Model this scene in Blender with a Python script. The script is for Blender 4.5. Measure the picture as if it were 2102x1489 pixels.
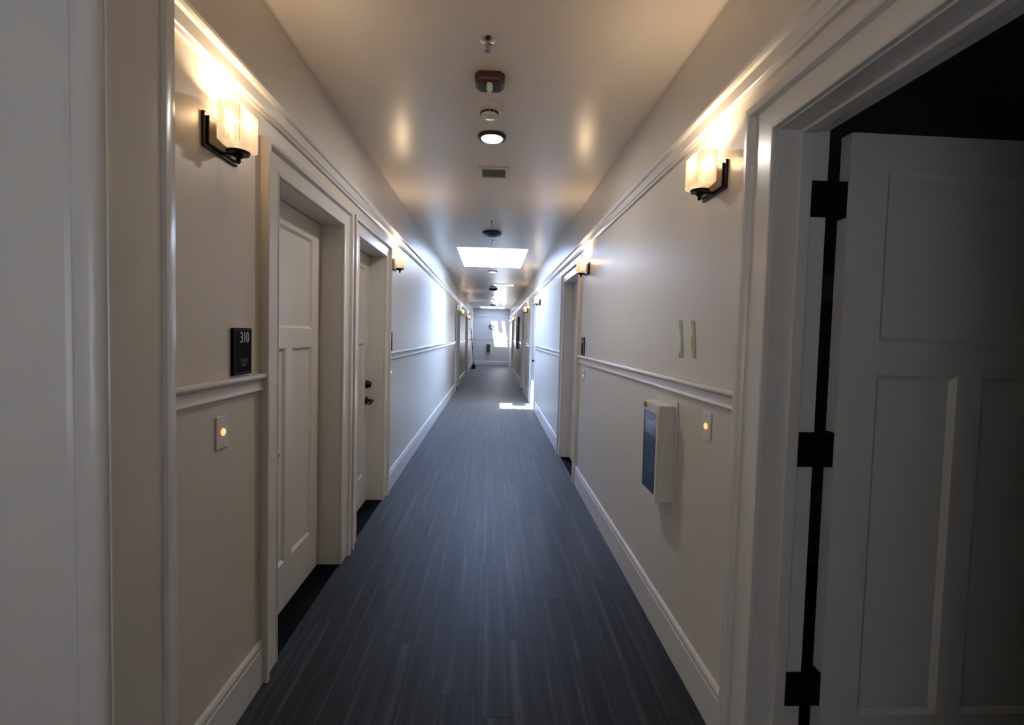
import bpy, bmesh, math, random
from mathutils import Matrix, Vector

random.seed(7)
scene = bpy.context.scene
for o in list(bpy.data.objects):
    bpy.data.objects.remove(o, do_unlink=True)
COL = scene.collection

# ------------------------------------------------------------------ dimensions
XL, XR, ZC = -0.93, 0.872, 2.766          # corridor walls and ceiling
YB, YE = -1.7, 23.5                       # lobby back wall, corridor end wall
YP = 1.072                                # where the lobby narrows into the corridor
XLOB = -2.1                               # lobby left wall
TL, TR = 0.20, 0.155                      # wall thickness left / right
HEYE = 1.47

# ------------------------------------------------------------------ camera
F_PX, YAW, PITCH, ROLL = 976.18, 0.0444, 0.0436, 0.0260
cam_data = bpy.data.cameras.new('camera')
cam_data.sensor_width = 36.0
cam_data.sensor_fit = 'HORIZONTAL'
cam_data.lens = F_PX / 2102.0 * 36.0
cam_data.shift_x = -1.0 / 2102.0
cam_data.shift_y = -12.5 / 2102.0
cam_data.clip_start = 0.02
cam = bpy.data.objects.new('camera', cam_data)
COL.objects.link(cam)
fwd = Vector((math.sin(YAW) * math.cos(PITCH), math.cos(YAW) * math.cos(PITCH), -math.sin(PITCH)))
r0 = Vector((math.cos(YAW), -math.sin(YAW), 0))
u0 = r0.cross(fwd)
rgt = math.cos(ROLL) * r0 + math.sin(ROLL) * u0
upv = -math.sin(ROLL) * r0 + math.cos(ROLL) * u0
m = Matrix(((rgt.x, upv.x, -fwd.x, 0), (rgt.y, upv.y, -fwd.y, 0), (rgt.z, upv.z, -fwd.z, HEYE), (0, 0, 0, 1)))
cam.matrix_world = m
scene.camera = cam

# ------------------------------------------------------------------ sky, sun, exposure
world = bpy.data.worlds.new('sky')
scene.world = world
world.use_nodes = True
bgn = world.node_tree.nodes['Background']
bgn.inputs['Color'].default_value = (0.62, 0.76, 1.0, 1)
bgn.inputs['Strength'].default_value = 1.2

SX, SY = 0.155, 0.41                      # sun travel per metre of fall
sun_d = bpy.data.lights.new('sun', 'SUN')
sun_d.energy = 120.0
sun_d.angle = math.radians(0.53)
sun_d.color = (0.72, 0.84, 1.0)
sun = bpy.data.objects.new('sun', sun_d)
COL.objects.link(sun)
sun.rotation_euler = Vector((SX, SY, -1.0)).to_track_quat('-Z', 'Y').to_euler()
sun.location = (-2, -6, 12)

SKY_W = 175.0                              # daylight entering by each skylight pane
SKY_COL = (0.36, 0.55, 1.0)
# (ceiling opening x0,x1,y0,y1, glazing x0,x1,y0,y1, opener x0,x1,y0)
ZG = 3.667
SKYL = [((-0.555, 0.515, 7.16, 9.16), (-0.38, 0.50, 7.95, 9.06), (-0.10, 0.18, 8.40)),
        ((-0.570, 0.560, 21.75, 23.25), (-0.29, 0.36, 22.35, 23.18), (0.0, 0.22, 22.63))]
for i, (o, g, k) in enumerate(SKYL):
    d = bpy.data.lights.new('skylight_daylight', 'AREA')
    d.shape = 'RECTANGLE'
    d.size = g[1] - g[0]; d.size_y = g[3] - g[2]
    d.energy = SKY_W if i == 0 else SKY_W * 0.20
    d.color = SKY_COL if i == 0 else (0.28, 0.46, 1.0)
    lo = bpy.data.objects.new('skylight_daylight', d)
    COL.objects.link(lo)
    lo.location = ((g[0] + g[1]) / 2, (g[2] + g[3]) / 2, ZG - 0.06)

ld = bpy.data.lights.new('lobby_daylight', 'AREA')  # added fill lamp at the added lobby window, brightens near surfaces
ld.shape = 'RECTANGLE'; ld.size = 1.08; ld.size_y = 1.1; ld.energy = 30.0; ld.color = (1.0, 0.88, 0.75)
lo = bpy.data.objects.new('lobby_daylight', ld); COL.objects.link(lo)
lo.location = (-0.95, YB - 0.06, 1.475); lo.rotation_euler = (math.radians(90), 0, math.pi)

vs = scene.view_settings
vs.view_transform = 'Standard'
vs.look = 'None'
vs.gamma = 1.0
vs.use_curve_mapping = False
vs.exposure = 0.45

# lamp powers
SCONCE_W = 6.2
SCONCE_EMIT = 4.0
SCONCE_COL = (1.0, 0.71, 0.43)
CEIL_W = 8.0
CEIL_COL = (1.0, 0.93, 0.85)

# ------------------------------------------------------------------ materials
MATS = {}

def new_mat(name):
    mt = bpy.data.materials.new(name)
    mt.use_nodes = True
    nt = mt.node_tree
    MATS[name] = mt
    return mt, nt, nt.nodes['Principled BSDF']

def paint(name, col, rough, bump=0.0, scale=300.0, mottle=0.04, spec=0.5):
    mt, nt, b = new_mat(name)
    N, L = nt.nodes, nt.links
    tc = N.new('ShaderNodeTexCoord')
    n1 = N.new('ShaderNodeTexNoise'); n1.inputs['Scale'].default_value = 1.7; n1.inputs['Detail'].default_value = 4
    L.new(tc.outputs['Object'], n1.inputs['Vector'])
    mx = N.new('ShaderNodeMix'); mx.data_type = 'RGBA'
    L.new(n1.outputs['Fac'], mx.inputs['Factor'])
    mx.inputs[6].default_value = tuple(c * (1 - mottle) for c in col) + (1,)
    mx.inputs[7].default_value = tuple(min(1, c * (1 + mottle)) for c in col) + (1,)
    L.new(mx.outputs[2], b.inputs['Base Color'])
    b.inputs['Roughness'].default_value = rough
    b.inputs['Specular IOR Level'].default_value = spec
    if bump > 0:
        n2 = N.new('ShaderNodeTexNoise'); n2.inputs['Scale'].default_value = scale; n2.inputs['Detail'].default_value = 2
        L.new(tc.outputs['Object'], n2.inputs['Vector'])
        bp = N.new('ShaderNodeBump'); bp.inputs['Strength'].default_value = bump; bp.inputs['Distance'].default_value = 0.002
        L.new(n2.outputs['Fac'], bp.inputs['Height'])
        L.new(bp.outputs['Normal'], b.inputs['Normal'])
    return mt

def plain(name, col, rough=0.5, metal=0.0, emit=None, estr=0.0, spec=0.5):
    mt, nt, b = new_mat(name)
    N, L = nt.nodes, nt.links
    tc = N.new('ShaderNodeTexCoord')
    n1 = N.new('ShaderNodeTexNoise'); n1.inputs['Scale'].default_value = 40; n1.inputs['Detail'].default_value = 3
    L.new(tc.outputs['Object'], n1.inputs['Vector'])
    mr = N.new('ShaderNodeMapRange')
    mr.inputs['To Min'].default_value = max(0.02, rough - 0.06); mr.inputs['To Max'].default_value = min(1, rough + 0.06)
    L.new(n1.outputs['Fac'], mr.inputs['Value'])
    L.new(mr.outputs['Result'], b.inputs['Roughness'])
    b.inputs['Base Color'].default_value = tuple(col) + (1,)
    b.inputs['Metallic'].default_value = metal
    b.inputs['Specular IOR Level'].default_value = spec
    if emit:
        b.inputs['Emission Color'].default_value = tuple(emit) + (1,)
        b.inputs['Emission Strength'].default_value = estr
    return mt

paint('wall_paint', (0.68, 0.63, 0.555), 0.36, bump=0.12, scale=420)
paint('ceiling_paint', (0.72, 0.67, 0.60), 0.29, bump=0.25, scale=45)
paint('trim_paint', (0.72, 0.69, 0.65), 0.24, mottle=0.02)
paint('door_paint', (0.70, 0.67, 0.63), 0.30, bump=0.04, scale=200, mottle=0.02)
paint('shaft_paint', (0.82, 0.82, 0.82), 0.6, mottle=0.01)
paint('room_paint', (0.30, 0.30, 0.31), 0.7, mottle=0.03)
plain('black_metal', (0.012, 0.011, 0.011), 0.38, 0.6)
plain('bronze', (0.03, 0.022, 0.018), 0.35, 0.7)
plain('dark_red', (0.07, 0.018, 0.015), 0.4)
plain('black_plastic', (0.010, 0.010, 0.011), 0.42)
plain('sign_black', (0.004, 0.004, 0.009), 0.6, spec=0.05)
plain('sign_letter', (0.75, 0.72, 0.66), 0.5)
plain('sign_faint', (0.16, 0.16, 0.17), 0.5)
plain('white_plastic', (0.72, 0.70, 0.67), 0.35)
plain('cream_plastic', (0.66, 0.63, 0.56), 0.4)
plain('chrome', (0.62, 0.60, 0.57), 0.2, 1.0)
plain('brass', (0.40, 0.26, 0.08), 0.3, 1.0)
plain('cabinet_white', (0.70, 0.67, 0.63), 0.35)
plain('cabinet_inside', (0.20, 0.20, 0.21), 0.6)
plain('extinguisher_red', (0.16, 0.014, 0.012), 0.3)
plain('tape_green', (0.42, 0.49, 0.27), 0.55)
plain('vent_grey', (0.50, 0.50, 0.45), 0.55)
plain('slot_dark', (0.03, 0.03, 0.03), 0.7)
plain('wreath_green', (0.02, 0.13, 0.04), 0.6)
plain('wreath_light', (0.12, 0.30, 0.08), 0.6)
plain('bristle', (0.012, 0.012, 0.014), 0.8)
plain('floor_base', (0.006, 0.006, 0.007), 0.8, spec=0.03)
plain('lens', (0.9, 0.88, 0.85), 0.3, emit=CEIL_COL, estr=9.0)
plain('panel_lens', (0.9, 0.9, 0.92), 0.3, emit=(0.9, 0.94, 1.0), estr=3.0)
plain('button_glow', (0.8, 0.6, 0.4), 0.3, emit=(1.0, 0.50, 0.18), estr=0.9)

# ribbed opal glass of the sconces
mt, nt, b = new_mat('opal_glass')
N, L = nt.nodes, nt.links
tr = N.new('ShaderNodeBsdfTranslucent'); tr.inputs['Color'].default_value = (0.058, 0.054, 0.047, 1)
b.inputs['Base Color'].default_value = (0.86, 0.78, 0.66, 1)
b.inputs['Roughness'].default_value = 0.2
b.inputs['Emission Color'].default_value = SCONCE_COL + (1,)
b.inputs['Emission Strength'].default_value = SCONCE_EMIT * 0.17
ms = N.new('ShaderNodeMixShader'); ms.inputs['Fac'].default_value = 0.55
L.new(b.outputs['BSDF'], ms.inputs[1]); L.new(tr.outputs['BSDF'], ms.inputs[2])
tp = N.new('ShaderNodeBsdfTransparent'); tp.inputs['Color'].default_value = (1.0, 0.90, 0.78, 1)
ms2 = N.new('ShaderNodeMixShader'); ms2.inputs['Fac'].default_value = 0.11
L.new(ms.outputs['Shader'], ms2.inputs[1]); L.new(tp.outputs['BSDF'], ms2.inputs[2])
L.new(ms2.outputs['Shader'], N['Material Output'].inputs['Surface'])
plain('bulb', (1, 0.9, 0.8), 0.3, emit=SCONCE_COL, estr=3.0)

# clear glazing: mostly straight-through with a faint gloss
def clear_glass(name, tint, fac):
    mt, nt, b = new_mat(name)
    N, L = nt.nodes, nt.links
    tp = N.new('ShaderNodeBsdfTransparent'); tp.inputs['Color'].default_value = tint + (1,)
    gl = N.new('ShaderNodeBsdfGlossy'); gl.inputs['Roughness'].default_value = 0.05
    ms = N.new('ShaderNodeMixShader'); ms.inputs['Fac'].default_value = fac
    L.new(tp.outputs['BSDF'], ms.inputs[1]); L.new(gl.outputs['BSDF'], ms.inputs[2])
    L.new(ms.outputs['Shader'], N['Material Output'].inputs['Surface'])
clear_glass('clear_glass', (0.97, 0.98, 1.0), 0.05)
clear_glass('cabinet_glass', (0.36, 0.40, 0.46), 0.30)

# dark streaked vinyl planks
mt, nt, b = new_mat('plank')
N, L = nt.nodes, nt.links
tc = N.new('ShaderNodeTexCoord'); oi = N.new('ShaderNodeObjectInfo')
of = N.new('ShaderNodeVectorMath'); of.operation = 'MULTIPLY_ADD'
cmb = N.new('ShaderNodeCombineXYZ')
L.new(oi.outputs['Random'], cmb.inputs['X']); L.new(oi.outputs['Random'], cmb.inputs['Y'])
of.inputs[1].default_value = (37, 53, 0)
L.new(cmb.outputs['Vector'], of.inputs[0]); L.new(tc.outputs['Object'], of.inputs[2])
def streak(sx, sy, det):
    mp = N.new('ShaderNodeMapping'); mp.inputs['Scale'].default_value = (sx, sy, 1)
    nz = N.new('ShaderNodeTexNoise'); nz.inputs['Scale'].default_value = 1; nz.inputs['Detail'].default_value = det
    nz.inputs['Roughness'].default_value = 0.6
    L.new(of.outputs['Vector'], mp.inputs['Vector']); L.new(mp.outputs['Vector'], nz.inputs['Vector'])
    return nz
s1 = streak(26, 0.5, 4); s2 = streak(170, 3.0, 3)
ad = N.new('ShaderNodeMath'); ad.operation = 'MULTIPLY_ADD'; ad.inputs[1].default_value = 0.24
L.new(s2.outputs['Fac'], ad.inputs[0]); L.new(s1.outputs['Fac'], ad.inputs[2])
ad2 = N.new('ShaderNodeMath'); ad2.operation = 'MULTIPLY_ADD'; ad2.inputs[1].default_value = 0.07
L.new(oi.outputs['Random'], ad2.inputs[0]); L.new(ad.outputs['Value'], ad2.inputs[2])
cr = N.new('ShaderNodeValToRGB')
cr.color_ramp.elements[0].position = 0.48; cr.color_ramp.elements[0].color = (0.0075, 0.0078, 0.0088, 1)
cr.color_ramp.elements[1].position = 0.92; cr.color_ramp.elements[1].color = (0.075, 0.075, 0.081, 1)
e = cr.color_ramp.elements.new(0.68); e.color = (0.019, 0.0195, 0.0215, 1)
L.new(ad2.outputs['Value'], cr.inputs['Fac'])
L.new(cr.outputs['Color'], b.inputs['Base Color'])
mr = N.new('ShaderNodeMapRange'); mr.inputs['To Min'].default_value = 0.34; mr.inputs['To Max'].default_value = 0.64
L.new(s2.outputs['Fac'], mr.inputs['Value']); L.new(mr.outputs['Result'], b.inputs['Roughness'])
b.inputs['Specular IOR Level'].default_value = 0.10
b.inputs['Sheen Weight'].default_value = 0.42; b.inputs['Sheen Roughness'].default_value = 0.35
bp = N.new('ShaderNodeBump'); bp.inputs['Strength'].default_value = 0.25; bp.inputs['Distance'].default_value = 0.001
L.new(ad.outputs['Value'], bp.inputs['Height']); L.new(bp.outputs['Normal'], b.inputs['Normal'])

# ------------------------------------------------------------------ mesh helpers
class MB:
    def __init__(self):
        self.bm = bmesh.new()
    def box(self, x0, x1, y0, y1, z0, z1):
        v = [self.bm.verts.new(p) for p in ((x0, y0, z0), (x1, y0, z0), (x1, y1, z0), (x0, y1, z0),
                                            (x0, y0, z1), (x1, y0, z1), (x1, y1, z1), (x0, y1, z1))]
        for f in ((0, 3, 2, 1), (4, 5, 6, 7), (0, 1, 5, 4), (1, 2, 6, 5), (2, 3, 7, 6), (3, 0, 4, 7)):
            self.bm.faces.new([v[i] for i in f])
        return self
    def loft(self, rings, cap=True, close=True):
        vr = [[self.bm.verts.new(p) for p in r] for r in rings]
        n = len(vr[0])
        for a, c in zip(vr[:-1], vr[1:]):
            for i in range(n if close else n - 1):
                j = (i + 1) % n
                self.bm.faces.new((a[i], a[j], c[j], c[i]))
        if cap:
            self.bm.faces.new(vr[0][::-1]); self.bm.faces.new(vr[-1])
        return self
    def ext_y(self, prof, y0, y1):
        return self.loft([[(x, y0, z) for x, z in prof], [(x, y1, z) for x, z in prof]])
    def ext_x(self, prof, x0, x1):
        return self.loft([[(x0, y, z) for y, z in prof], [(x1, y, z) for y, z in prof]])
    def ext_z(self, prof, z0, z1):
        return self.loft([[(x, y, z0) for x, y in prof], [(x, y, z1) for x, y in prof]])
    def lathe(self, prof, c=(0, 0, 0), seg=32, axis='z', closed=False):
        """prof: list of (radius, height)"""
        rings = []
        for r, h in prof:
            ring = []
            for i in range(seg):
                a = 2 * math.pi * i / seg
                p = (max(r, 1e-4) * math.cos(a), max(r, 1e-4) * math.sin(a), h)
                if axis == 'x': p = (p[2], p[0], p[1])
                elif axis == 'y': p = (p[0], p[2], p[1])
                ring.append((p[0] + c[0], p[1] + c[1], p[2] + c[2]))
            rings.append(ring)
        return self.loft(rings, cap=not closed)
    def tube(self, pts, r, seg=10):
        rings = []
        P = [Vector(p) for p in pts]
        for i, p in enumerate(P):
            t = (P[min(i + 1, len(P) - 1)] - P[max(i - 1, 0)]).normalized()
            a = Vector((0, 0, 1)) if abs(t.z) < 0.9 else Vector((1, 0, 0))
            u = t.cross(a).normalized(); w = t.cross(u)
            rr = r[i] if isinstance(r, (list, tuple)) else r
            rings.append([tuple(p + rr * (math.cos(k * 2 * math.pi / seg) * u + math.sin(k * 2 * math.pi / seg) * w)) for k in range(seg)])
        return self.loft(rings)
    def mesh(self, name, mat, bevel=0.0, smooth=False, segs=2):
        bm = self.bm
        bmesh.ops.recalc_face_normals(bm, faces=bm.faces)
        if bevel > 0:
            ed = [e for e in bm.edges if len(e.link_faces) == 2 and e.calc_face_angle(0) > 0.5]
            bmesh.ops.bevel(bm, geom=ed, offset=bevel, segments=segs, affect='EDGES', profile=0.5, clamp_overlap=True)
        me = bpy.data.meshes.new(name)
        bm.to_mesh(me); bm.free()
        me.materials.append(MATS[mat])
        if smooth:
            for p in me.polygons: p.use_smooth = True
            me.set_sharp_from_angle(angle=math.radians(40))
        return me
    def build(self, name, mat, parent=None, bevel=0.0, smooth=False, segs=2, loc=None):
        o = bpy.data.objects.new(name, self.mesh(name, mat, bevel, smooth, segs))
        COL.objects.link(o)
        if parent: o.parent = parent
        if loc: o.location = loc
        return o

def tag(o, label=None, cat=None, group=None, kind=None):
    if label: o['label'] = label
    if cat: o['category'] = cat
    if group: o['group'] = group
    if kind: o['kind'] = kind
    return o

def empty(name, loc=(0, 0, 0), rz=0.0):
    o = bpy.data.objects.new(name, None)
    o.empty_display_size = 0.1
    COL.objects.link(o)
    o.location = loc; o.rotation_euler = (0, 0, rz)
    return o

def copy_tree(o, parent=None):
    c = o.copy(); COL.objects.link(c); c.parent = parent
    for ch in list(o.children):
        copy_tree(ch, c)
    return c

def box(name, mat, parent, *b, bevel=0.0):
    return MB().box(*b).build(name, mat, parent, bevel=bevel)

# ------------------------------------------------------------------ door table
# side, opening y0, y1, opening height, recess of the leaf
DOORS = [
    dict(side='L', y0=2.10, y1=2.98, z=2.115, handle='near'),
    dict(side='L', y0=3.325, y1=4.155, z=2.115, handle='far'),
    dict(side='L', y0=12.40, y1=13.33, z=2.115, handle='far'),
    dict(side='L', y0=16.95, y1=17.88, z=2.115, handle='far'),
    dict(side='R', y0=0.585, y1=1.465, z=2.130, handle=None),
    dict(side='R', y0=4.83, y1=5.74, z=2.120, handle='near'),
    dict(side='R', y0=9.33, y1=10.30, z=2.120, handle='flush'),
    dict(side='R', y0=12.45, y1=13.38, z=2.120, handle='near'),
    dict(side='R', y0=19.05, y1=19.98, z=2.120, handle='near'),
]
CW = 0.145       # casing width
CH = 0.12        # head casing height

# ------------------------------------------------------------------ shell
XO0, XO1 = -4.0, 4.6
def slab_with_holes(name, mat, x0, x1, y0, y1, z0, z1, holes):
    b = MB()
    ys = [y0]
    for h in sorted(holes, key=lambda q: q[2]):
        b.box(x0, x1, ys[-1], h[2], z0, z1)
        b.box(x0, h[0], h[2], h[3], z0, z1)
        b.box(h[1], x1, h[2], h[3], z0, z1)
        ys.append(h[3])
    b.box(x0, x1, ys[-1], y1, z0, z1)
    return b.build(name, mat)

floor = MB().box(XO0, XO1, YB - 0.2, YE + 0.2, -0.12, -0.004).build('floor', 'floor_base')
tag(floor, 'dark grey streaked vinyl plank corridor floor', 'floor', kind='structure')
ceiling = slab_with_holes('ceiling', 'ceiling_paint', XO0, XO1, YB - 0.2, YE + 0.2, ZC, ZC + 0.15, [s[0] for s in SKYL])
tag(ceiling, 'glossy off white corridor ceiling with two skylight openings', 'ceiling', kind='structure')

def wall_y(name, xa, xb, y0, y1, openings, mat='wall_paint'):
    b = MB(); y = y0
    for (a, c, z) in sorted(openings):
        b.box(xa, xb, y, a, 0, ZC); b.box(xa, xb, a, c, z, ZC); y = c
    b.box(xa, xb, y, y1, 0, ZC)
    return b.build(name, mat)

wl = wall_y('wall_left', XL - TL, XL, YP + 0.17, YE, [(d['y0'] - 0.02, d['y1'] + 0.02, d['z'] + 0.02) for d in DOORS if d['side'] == 'L'])
tag(wl, 'off white left corridor wall with recessed doors', 'wall', kind='structure')
wr = wall_y('wall_right', XR, XR + TR, YB, YE, [(d['y0'] - 0.02, d['y1'] + 0.02, d['z'] + 0.02) for d in DOORS if d['side'] == 'R'])
tag(wr, 'off white right corridor wall with recessed doors', 'wall', kind='structure')
we = MB().box(XO0, XO1, YE, YE + 0.2, 0, ZC).build('wall_end', 'wall_paint')
tag(we, 'pale end wall closing the corridor, lit by a sun patch', 'wall', kind='structure')
WX0, WX1, WZ0, WZ1 = -1.55, -0.35, 0.85, 2.10      # added window, unseen behind the viewpoint, to light near surfaces
wb = MB().box(XO0, WX0, YB - 0.2, YB, 0, ZC).box(WX1, XO1, YB - 0.2, YB, 0, ZC).box(WX0, WX1, YB - 0.2, YB, 0, WZ0).box(WX0, WX1, YB - 0.2, YB, WZ1, ZC).build('wall_back', 'wall_paint')
tag(wb, 'plain lobby wall behind the viewpoint', 'wall', kind='structure')
w = MB().box(XLOB - 0.15, XLOB, YB, YP + 0.02, 0, ZC).build('wall_lobby', 'wall_paint')
tag(w, 'plain left wall of the lobby', 'wall', kind='structure')
w = MB().box(XLOB - 0.15, XL + 0.02, YP + 0.02, YP + 0.17, 0, ZC).build('wall_front', 'wall_paint')
tag(w, 'short lobby wall beside the corridor mouth', 'wall', kind='structure')
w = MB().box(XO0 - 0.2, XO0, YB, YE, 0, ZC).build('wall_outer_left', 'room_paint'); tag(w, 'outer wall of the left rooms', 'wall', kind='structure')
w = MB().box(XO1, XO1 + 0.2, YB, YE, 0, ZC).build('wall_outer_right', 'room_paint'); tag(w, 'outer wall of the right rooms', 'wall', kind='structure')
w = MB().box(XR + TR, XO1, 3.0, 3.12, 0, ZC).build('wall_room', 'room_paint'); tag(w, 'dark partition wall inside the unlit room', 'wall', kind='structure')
t = MB().box(1.6, 2.7, 2.975, 3.0, 1.745, 1.925).box(1.6, 1.72, 2.975, 3.0, 0, 1.745).box(2.58, 2.7, 2.975, 3.0, 0, 1.745).build('trim_9', 'door_paint', bevel=0.003)
tag(t, 'pale closet casing inside the dark room', 'casing', kind='structure')

# ------------------------------------------------------------------ floor planks
PW, PL = 0.1502, 1.22
cache = {}
def plank(x0, x1, y0, y1):
    wdt, ln = round(x1 - x0 - 0.0004, 4), round(y1 - y0 - 0.0004, 4)
    if wdt < 0.01 or ln < 0.02: return
    key = (wdt, ln)
    if key not in cache:
        c = 0.0003
        a, d = wdt / 2, ln / 2
        b_ = MB()
        b_.loft([[(-a, -d, -0.006), (a, -d, -0.006), (a, d, -0.006), (-a, d, -0.006)],
                 [(-a, -d, -c), (a, -d, -c), (a, d, -c), (-a, d, -c)],
                 [(-a + c, -d + c, 0), (a - c, -d + c, 0), (a - c, d - c, 0), (-a + c, d - c, 0)]])
        cache[key] = b_.mesh('plank', 'plank')
    o = bpy.data.objects.new('plank', cache[key])
    COL.objects.link(o)
    o.location = ((x0 + x1) / 2, (y0 + y1) / 2, 0)
    o.parent = floor
OFFS = [0.0, 0.47, 0.83, 0.31, 1.02, 0.0, 0.62, 0.22, 0.93, 0.44, 0.76, 0.12]
ncol = 12
for i in range(ncol):
    xa = XL + i * (XR - XL) / ncol; xb = XL + (i + 1) * (XR - XL) / ncol
    y = YB
    nxt = 2.987 + OFFS[(i + 6) % 12]
    while nxt - PL > YB + 0.1: nxt -= PL
    while y < YE - 0.01:
        y2 = min(nxt, YE)
        plank(xa, xb, y, y2)
        y = y2; nxt += PL
for i in range(8):
    xa = XLOB + i * (XL - XLOB) / 8; xb = XLOB + (i + 1) * (XL - XLOB) / 8
    y = YB; nxt = YB + 0.4 + OFFS[i] * 0.6
    while y < YP:
        y2 = min(nxt, YP + 0.02); plank(xa, xb, y, y2); y = y2; nxt += PL
# thresholds in the recessed doorways
# ------------------------------------------------------------------ rails and baseboards
def wx(side, d):
    return XL + d if side == 'L' else XR - d

PIC = [(0, 2.317), (0.012, 2.317), (0.015, 2.329), (0.021, 2.333), (0.023, 2.374), (0.033, 2.381), (0.038, 2.390), (0.038, 2.404), (0.034, 2.411), (0, 2.411)]
CHAIR = [(0, 1.222), (0.012, 1.222), (0.016, 1.228), (0.012, 1.236), (0.010, 1.240), (0.010, 1.268), (0.022, 1.272), (0.026, 1.280), (0.024, 1.290), (0.018, 1.294), (0, 1.294)]
BASE = [(0, 0), (0.016, 0), (0.016, 0.150), (0.013, 0.156), (0.014, 0.172), (0.010, 0.183), (0.004, 0.190), (0, 0.190)]

def rail(name, prof, side, y0, y1, label, cat):
    o = MB().ext_y([(wx(side, d), z) for d, z in prof], y0, y1).build(name, 'trim_paint', bevel=0.0015)
    tag(o, label, cat, kind='structure')
    return o

rail('trim_1', PIC, 'L', YP + 0.02, YE, 'white moulded picture rail along the left corridor wall', 'picture rail')
rail('trim_2', PIC, 'R', YB, YE, 'white moulded picture rail along the right corridor wall', 'picture rail')
for side, nm in (('L', 'left'), ('R', 'right')):
    ds = sorted([d for d in DOORS if d['side'] == side], key=lambda d: d['y0'])
    y = YP + 0.2 if side == 'L' else YB
    segs = []
    for d in ds:
        segs.append((y, d['y0'] - CW)); y = d['y1'] + CW
    segs.append((y, YE))
    for k, (a, c) in enumerate(segs):
        if c - a < 0.08: continue
        where = 'near the corridor mouth' if k == 0 else ('ending at the end wall' if k == len(segs) - 1 else 'between the doorways')
        o = rail('trim_3' if side == 'L' else 'trim_4', CHAIR, side, a, c, 'white chair rail on the %s wall %s' % (nm, where), 'chair rail')
        o2 = rail('baseboard_' + nm, BASE, side, a, c, 'white baseboard on the %s wall %s' % (nm, where), 'baseboard')
        o['group'] = 'chair rail lengths on the %s wall' % nm; o2['group'] = 'baseboard lengths on the %s wall' % nm
for nm, prof, lab, cat in (('trim_5', PIC, 'white picture rail across the end wall', 'picture rail'), ('trim_6', CHAIR, 'white chair rail across the end wall', 'chair rail'), ('baseboard_end', BASE, 'white baseboard along the end wall', 'baseboard')):
    o = MB().ext_x([(YE - d, z) for d, z in prof], XL + 0.045, XR - 0.045).build(nm, 'trim_paint', bevel=0.0015)
    tag(o, lab, cat, kind='structure')

# corner post where the lobby narrows into the corridor
pf = -0.83
post = MB().ext_z([(XL - 0.02, YP), (pf - 0.012, YP), (pf - 0.003, YP + 0.004), (pf, YP + 0.014), (pf, YP + 0.165), (XL - 0.02, YP + 0.165)], 0, ZC).build('trim_7', 'trim_paint', smooth=True)
tag(post, 'broad white boxed corner post at the corridor mouth', 'post', kind='structure')
MB().ext_z([(XL - 0.01, YP + 0.165), (pf + 0.002, YP + 0.165), (pf + 0.008, YP + 0.172), (pf + 0.008, YP + 0.205), (pf + 0.002, YP + 0.213), (XL - 0.01, YP + 0.213)], 0, ZC).build('edge_bead', 'trim_paint', post, smooth=True)
bead = []
for q in range(13):
    a = math.pi * q / 12
    bead.append((pf - 0.040 + 0.034 * math.cos(a), YP - 0.020 * math.sin(a)))
MB().ext_z([(pf - 0.006, YP + 0.01)] + bead + [(pf - 0.074, YP + 0.01)], 0, ZC).build('front_bead', 'trim_paint', post, smooth=True)
MB().ext_z([(pf - 0.40, YP + 0.02), (pf - 0.40, YP), (pf - 0.09, YP - 0.003), (pf - 0.075, YP + 0.002), (pf - 0.075, YP + 0.02)], 0, ZC).build('face_board', 'trim_paint', post)

# ------------------------------------------------------------------ doors
def leaf_mesh(w, h, t=0.045):
    """shaker leaf lying in XZ: x 0..w, z 0..h, front face at y=0 (looking from -y), panels recessed both sides."""
    st, br, tr_, lk = 0.125, 0.245, 0.115, 0.105
    zl1 = 1.365; zl2 = zl1 + lk
    ms_ = 0.085
    frame = MB()
    frame.box(0, st, 0, t, 0, h); frame.box(w - st, w, 0, t, 0, h)
    frame.box(st, w - st, 0, t, 0, br); frame.box(st, w - st, 0, t, zl1, zl2); frame.box(st, w - st, 0, t, h - tr_, h)
    frame.box(w / 2 - ms_ / 2, w / 2 + ms_ / 2, 0, t, br, zl1)
    pans = [(st, w - st, zl2, h - tr_), (st, w / 2 - ms_ / 2, br, zl1), (w / 2 + ms_ / 2, w - st, br, zl1)]
    return frame, pans

def panel(b, x0, x1, z0, z1, t):
    """recessed flat panel with a sloped sticking all round, both faces"""
    s, r = 0.016, 0.013
    for y, yy in ((0.001, r), (t - 0.001, t - r)):
        b.loft([[(x0, y, z0), (x1, y, z0), (x1, y, z1), (x0, y, z1)],
                [(x0 + s, yy, z0 + s), (x1 - s, yy, z0 + s), (x1 - s, yy, z1 - s), (x0 + s, yy, z1 - s)]], cap=False)
    b.box(x0 + s - 0.002, x1 - s + 0.002, r, t - r, z0 + s - 0.002, z1 - s + 0.002)
    return b

def make_leaf(parent, w, h, loc, rz):
    t = 0.045
    fr, pans = leaf_mesh(w, h, t)
    leaf = fr.build('door_leaf', 'door_paint', parent)
    leaf.location = loc; leaf.rotation_euler = (0, 0, rz)
    for p in pans:
        panel(MB(), *p, t).build('door_panel', 'door_paint', leaf)
    return leaf

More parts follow.
